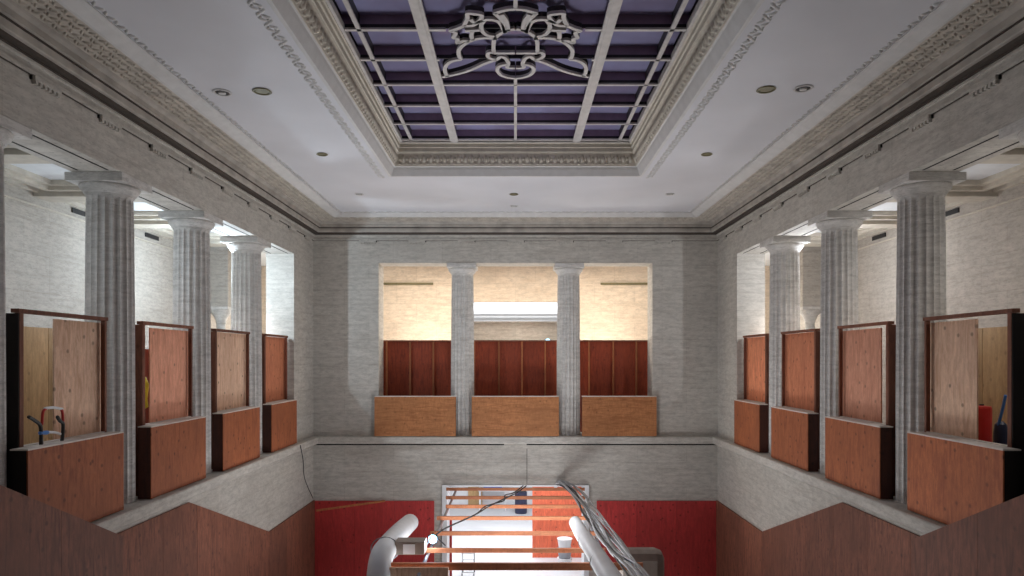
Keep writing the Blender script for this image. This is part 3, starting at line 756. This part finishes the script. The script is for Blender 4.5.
for j, off in enumerate((0.0, 0.09)):
    pts = [(0.22+off, 19.5, CZ-3.62), (-0.05+off, 19.0, CZ-3.72), (-0.28+off*2, 18.3, CZ-3.65), (-0.30-off, 17.6, CZ-3.65), (-0.75+off, 16.9, CZ-3.65), (-0.95, 16.0, CZ-3.65), (-1.55, 14.6, CZ-3.65), (-1.75, 13.6, CZ-3.68)]
    ob = MB().tube(smooth_path(pts, 7), 0.017, 6).build('power_cord', 'black', smooth=True)
    tag(ob, ['black cord looping over the joists down to the bright lamp', 'shorter looped black cord beside the one running to the lamp'][j], 'cord')
# bright work lamp on a stand, control box, rounded block
def lamp(name, x, y, z, label, zb, mat='led', r=0.05):
    t = thing(name, (x, y, zb), label, 'work lamp')
    MB().tube([(x, y+0.03, zb), (x, y+0.03, z-0.06)], 0.018, 8).build('stand', 'black', t)
    mb = MB(); mb.box(x-0.09, x+0.09, y, y+0.07, z-0.07, z+0.07); mb.build('housing', 'black', t, bevel=0.01)
    MB().tube([(x, y-0.02, z), (x, y-0.0, z)], 0.085, 20, round_cap=False).build('lens', mat, t)
    for dx, dy in ((0.25, 0), (-0.13, 0.2), (-0.13, -0.2)):
        MB().tube([(x, y+0.03, zb+0.25), (x+dx, y+0.03+dy, zb+0.012)], 0.012, 6).build('leg', 'black', t)
    return t
lamp('work_lamp', -1.62, 13.35, CZ-3.52, 'blazing white work lamp at lower left of the joists', JZ+0.01)
lamp('work_lamp', 1.02, 21.6, CZ+0.56, 'tiny bright lamp above the middle hoarding of the far opening', 5.0)
t = thing('control_box', (-2.02, 12.9, CZ-4.1), 'grey control box with a pale notice beside the left duct', 'box')
B(-2.28, -1.72, 12.9, 13.25, JZ-0.02, JZ+0.22).build('housing', 'grey', t, bevel=0.01)
B(-2.12, -1.90, 12.875, 12.90, JZ-0.0, JZ+0.18).build('notice', 'white', t)
B(-2.32, -1.2, 12.2, 12.26, JZ-0.30, JZ-0.05).build('shelf_board', 'ply_pale', t)
o = B(2.0, 2.86, 12.95, 13.45, 0, CZ-3.66).build('light_patch_block', 'grey', bevel=0.17); tag(o, 'tall brownish grey round cornered cover at lower right in place of a patch of light, beside the cables', 'block')  # solid block standing in for a rounded patch of light

# red handled frame in nearest left bay
t = thing('hand_frame', (-5.93, 8.7, CZ-1.0), 'red tubular frame with two black grips on top of the nearest left box', 'tool')
def lp(px, py, X=5.93):
    d = 515.5-px; Y = F*X/d; return Vector((-X, Y, CZ-(py-359)/F*Y))
def lseg(name, pts, r, mt): MB().tube(smooth_path([lp(*q) for q in pts], 4), r, 8, round_cap=True).build(name, mt, t, smooth=True)
lseg('arch', [(42, 424), (43, 412), (46, 408.5)], 0.017, 'red'); lseg('arch', [(61, 409), (62.5, 413), (63, 424)], 0.017, 'red')
lseg('cross_tube', [(45, 408.5), (53, 407.5), (62, 409)], 0.018, 'white')
lseg('grip', [(29, 417), (34, 420), (40, 425), (41, 433), (41, 444)], 0.022, 'black'); lseg('grip', [(57.5, 417), (60, 421), (63, 424), (62.5, 436), (62, 440)], 0.022, 'black')
lseg('lower_tube', [(47, 432), (55, 432.5), (60, 434)], 0.017, 'white'); lseg('blue_clamp', [(40.5, 433), (47, 432.5)], 0.026, 'blue')
t_leg = lseg('stand_tube', [(42, 436), (42.5, 443.5)], 0.012, 'grey_metal')
# yellow vest item in second left bay gap
o = MB().lathe([(0.02, 6.42), (0.06, 6.45), (0.045, 6.6), (0.07, 6.85), (0.02, 6.98)], -6.58, 12.12, 14).build('yellow_vest', 'yellow', smooth=True); tag(o, 'bright yellow vest hanging in the gap of the second left frame', 'vest')
o = B(-6.70, -6.68, 11.8, 12.6, 5.0, CZ+0.18).build('plywood_sheet', 'ply_dark'); tag(o, 'brown plywood sheet behind the yellow vest in the second left bay', 'plywood sheet')
# red cylinder & hose in the nearest right bay
t = thing('red_cylinder', (6.62, 9.70, 5.0), 'red upright cylinder behind the nearest box on the right', 'cylinder')
MB().lathe([(0.12, 5.0), (0.125, 5.05), (0.125, 6.60), (0.115, 6.63), (0.04, 6.64)], 6.62, 9.70, 20).build('body', 'red', t, smooth=False)
MB().lathe([(0.03, 6.64), (0.03, 6.66)], 6.62, 9.70, 10).build('neck', 'black', t)
t = thing('water_jug', (6.5, 9.1, 5.0), 'small dark jug with a blue and white hose beside the red cylinder', 'jug')
MB().lathe([(0.08, 5.0), (0.085, 6.30), (0.07, 6.42), (0.03, 6.46)], 6.55, 9.22, 16).build('body', 'navy', t)
MB().tube(smooth_path([(6.5, 9.2, 6.40), (6.5, 9.12, 6.62), (6.5, 9.06, 6.82)]), 0.018, 8).build('hose', 'blue', t)

# ceiling fittings
def downlight(x, y, label, open_=False, r=0.13):
    t = thing('recessed_light', (x, y, ZC), label, 'ceiling light', 'recessed ceiling fittings')
    MB().lathe([(r, ZC+0.0), (r+0.012, ZC-0.012), (r+0.0, ZC-0.02), (r-0.02, ZC-0.018), (r-0.025, ZC-0.002)], x, y, 24).build('trim_ring', 'plaster_smooth' if open_ else 'brass', t)
    MB().lathe([(r-0.03, ZC-0.004), (r-0.03, ZC-0.010)], x, y, 24).build('opening', 'black' if open_ else 'brass', t)
    if open_: MB().lathe([(0.055, ZC-0.010), (0.05, ZC-0.03), (0.02, ZC-0.035)], x, y, 16).build('nozzle', 'plaster_smooth', t)
def cp_(px, py): 
    Y = F*4.05/(359-py); return round((px-515.5)/F*Y, 2), round(Y, 2)
for (px, py, lb, op) in ((222, 92, 'dark ringed ceiling fitting nearest the left cornice', True), (262, 91, 'olive disc fitting on the left of the ceiling beside the skylight', False),
                         (803, 88, 'dark ringed ceiling fitting nearest the right cornice', True), (766, 89, 'olive disc fitting on the right of the ceiling beside the skylight', False),
                         (322, 154, 'small fitting midway down the left strip of ceiling', False), (707, 154, 'small fitting midway down the right strip of ceiling', False),
                         (359, 194, 'small fitting in the far left corner of the ceiling', True), (670, 194, 'small fitting in the far right corner of the ceiling', True),
                         (514, 194, 'small disc in the far ceiling strip, nearer the skylight', False), (514, 206, 'small ringed fitting in the far ceiling strip nearest the wall', True)):
    x, y = cp_(px, py); downlight(x, y, lb, op, 0.13 if py < 100 else 0.10)

# ------------------------------------------------------------------ lights
def light(kind, name, loc, energy, col, size=0.1, rot=None, **kw):
    l = bpy.data.lights.new(name, kind); l.energy = energy; l.color = col
    if kind == 'AREA':
        l.shape = 'RECTANGLE'; l.size = size if not isinstance(size, tuple) else size[0]; l.size_y = size if not isinstance(size, tuple) else size[1]
    else: l.shadow_soft_size = size
    for k, v in kw.items(): setattr(l, k, v)
    o = bpy.data.objects.new(name, l); COL.objects.link(o); o.location = loc
    if rot: o.rotation_euler = rot
    return o
COOL = (0.80, 0.90, 1.0); WARM = (1.0, 0.80, 0.58); NEUT = (1.0, 0.93, 0.86)
light('AREA', 'passage_bounce', (0, 15.6, 2.4), 80, (0.88, 0.93, 1.0), (3.2, 5.5), (math.pi, 0, 0), spread=math.radians(130))  # stands in for light bouncing up off the bright passage floor
light('AREA', 'hall_fill', (0, 13.4, 1.2), 270, (0.96, 0.98, 1.0), (2.6, 2.6), (math.pi, 0, 0), spread=math.radians(165))  # added fill without a fixture, lifts the walls and box fronts
for s in (-1, 1):
    cc = (0.72, 0.87, 1.0) if s < 0 else (0.90, 0.94, 1.0); cn = (0.92, 0.95, 1.0) if s < 0 else NEUT
    for x, y, z, e in ((7.1, 9.25, 9.1, 10), (7.1, 11.93, 9.1, 28), (7.05, 16.05, 9.3, 360)):
        light('POINT', 'gallery_lamp', (s*x, y, z), e*0.72 if s < 0 else e*0.34, cc, 0.05)
    for y in (8.79, 11.75, 14.7, 17.7):
        light('POINT', 'corridor_lamp', (s*6.95, y, CZ+0.8), 20, cn, 0.05)
    light('POINT', 'corner_fill', (s*7.6, 21.9, CZ+0.9), 110, (1.0, 0.95, 0.88), 0.1)  # added light that brightens the gallery corner, no lamp stands there
    light('POINT', 'far_gallery_lamp', (s*3.0, 23.0, CZ+0.3), 120, (1.0, 0.92, 0.80), 0.12)
light('AREA', 'far_gallery_light', (0, 22.4, ZGC-0.1), 270, (1.0, 0.90, 0.76), (9, 0.8), (0, 0, 0))
light('AREA', 'back_room_lamp', (0, 27.2, ZGC-0.1), 190, (0.95, 0.97, 1.0), (4, 1.6), (0, 0, 0))
light('AREA', 'lower_room_lamp', (0, 26, 4.6), 620, (0.93, 0.97, 1.0), (6, 8), (0, 0, 0))
light('POINT', 'low_hall_fill', (0.2, 14.4, 4.5), 110, (0.95, 0.96, 1.0), 0.5)  # added fill for the lower walls, no real source
light('POINT', 'doorway_fill', (0, 18.3, 2.4), 60, (0.93, 0.97, 1.0), 0.2)  # added sourceless light to brighten the door casing
light('POINT', 'work_lamp_glow', (-1.62, 13.15, CZ-3.5), 14, (0.65, 0.80, 1.0), 0.06)
w = bpy.data.worlds.new('World'); sc.world = w; w.use_nodes = True
w.node_tree.nodes['Background'].inputs[0].default_value = (0.03, 0.035, 0.05, 1)

# ------------------------------------------------------------------ camera
cd = bpy.data.cameras.new('camera'); cam = bpy.data.objects.new('camera', cd); COL.objects.link(cam); sc.camera = cam
cam.location = (0, 0, CZ); cam.rotation_euler = (math.radians(90), 0, 0)
cd.sensor_width = 36; cd.lens = F/1024*36
cd.shift_x = -(515.5-512)/1024; cd.shift_y = (359-288)/1024
cd.clip_end = 100
sc.view_settings.view_transform = 'Standard'; sc.view_settings.look = 'None'
sc.view_settings.gamma = 1; sc.view_settings.exposure = 0; sc.view_settings.use_curve_mapping = False
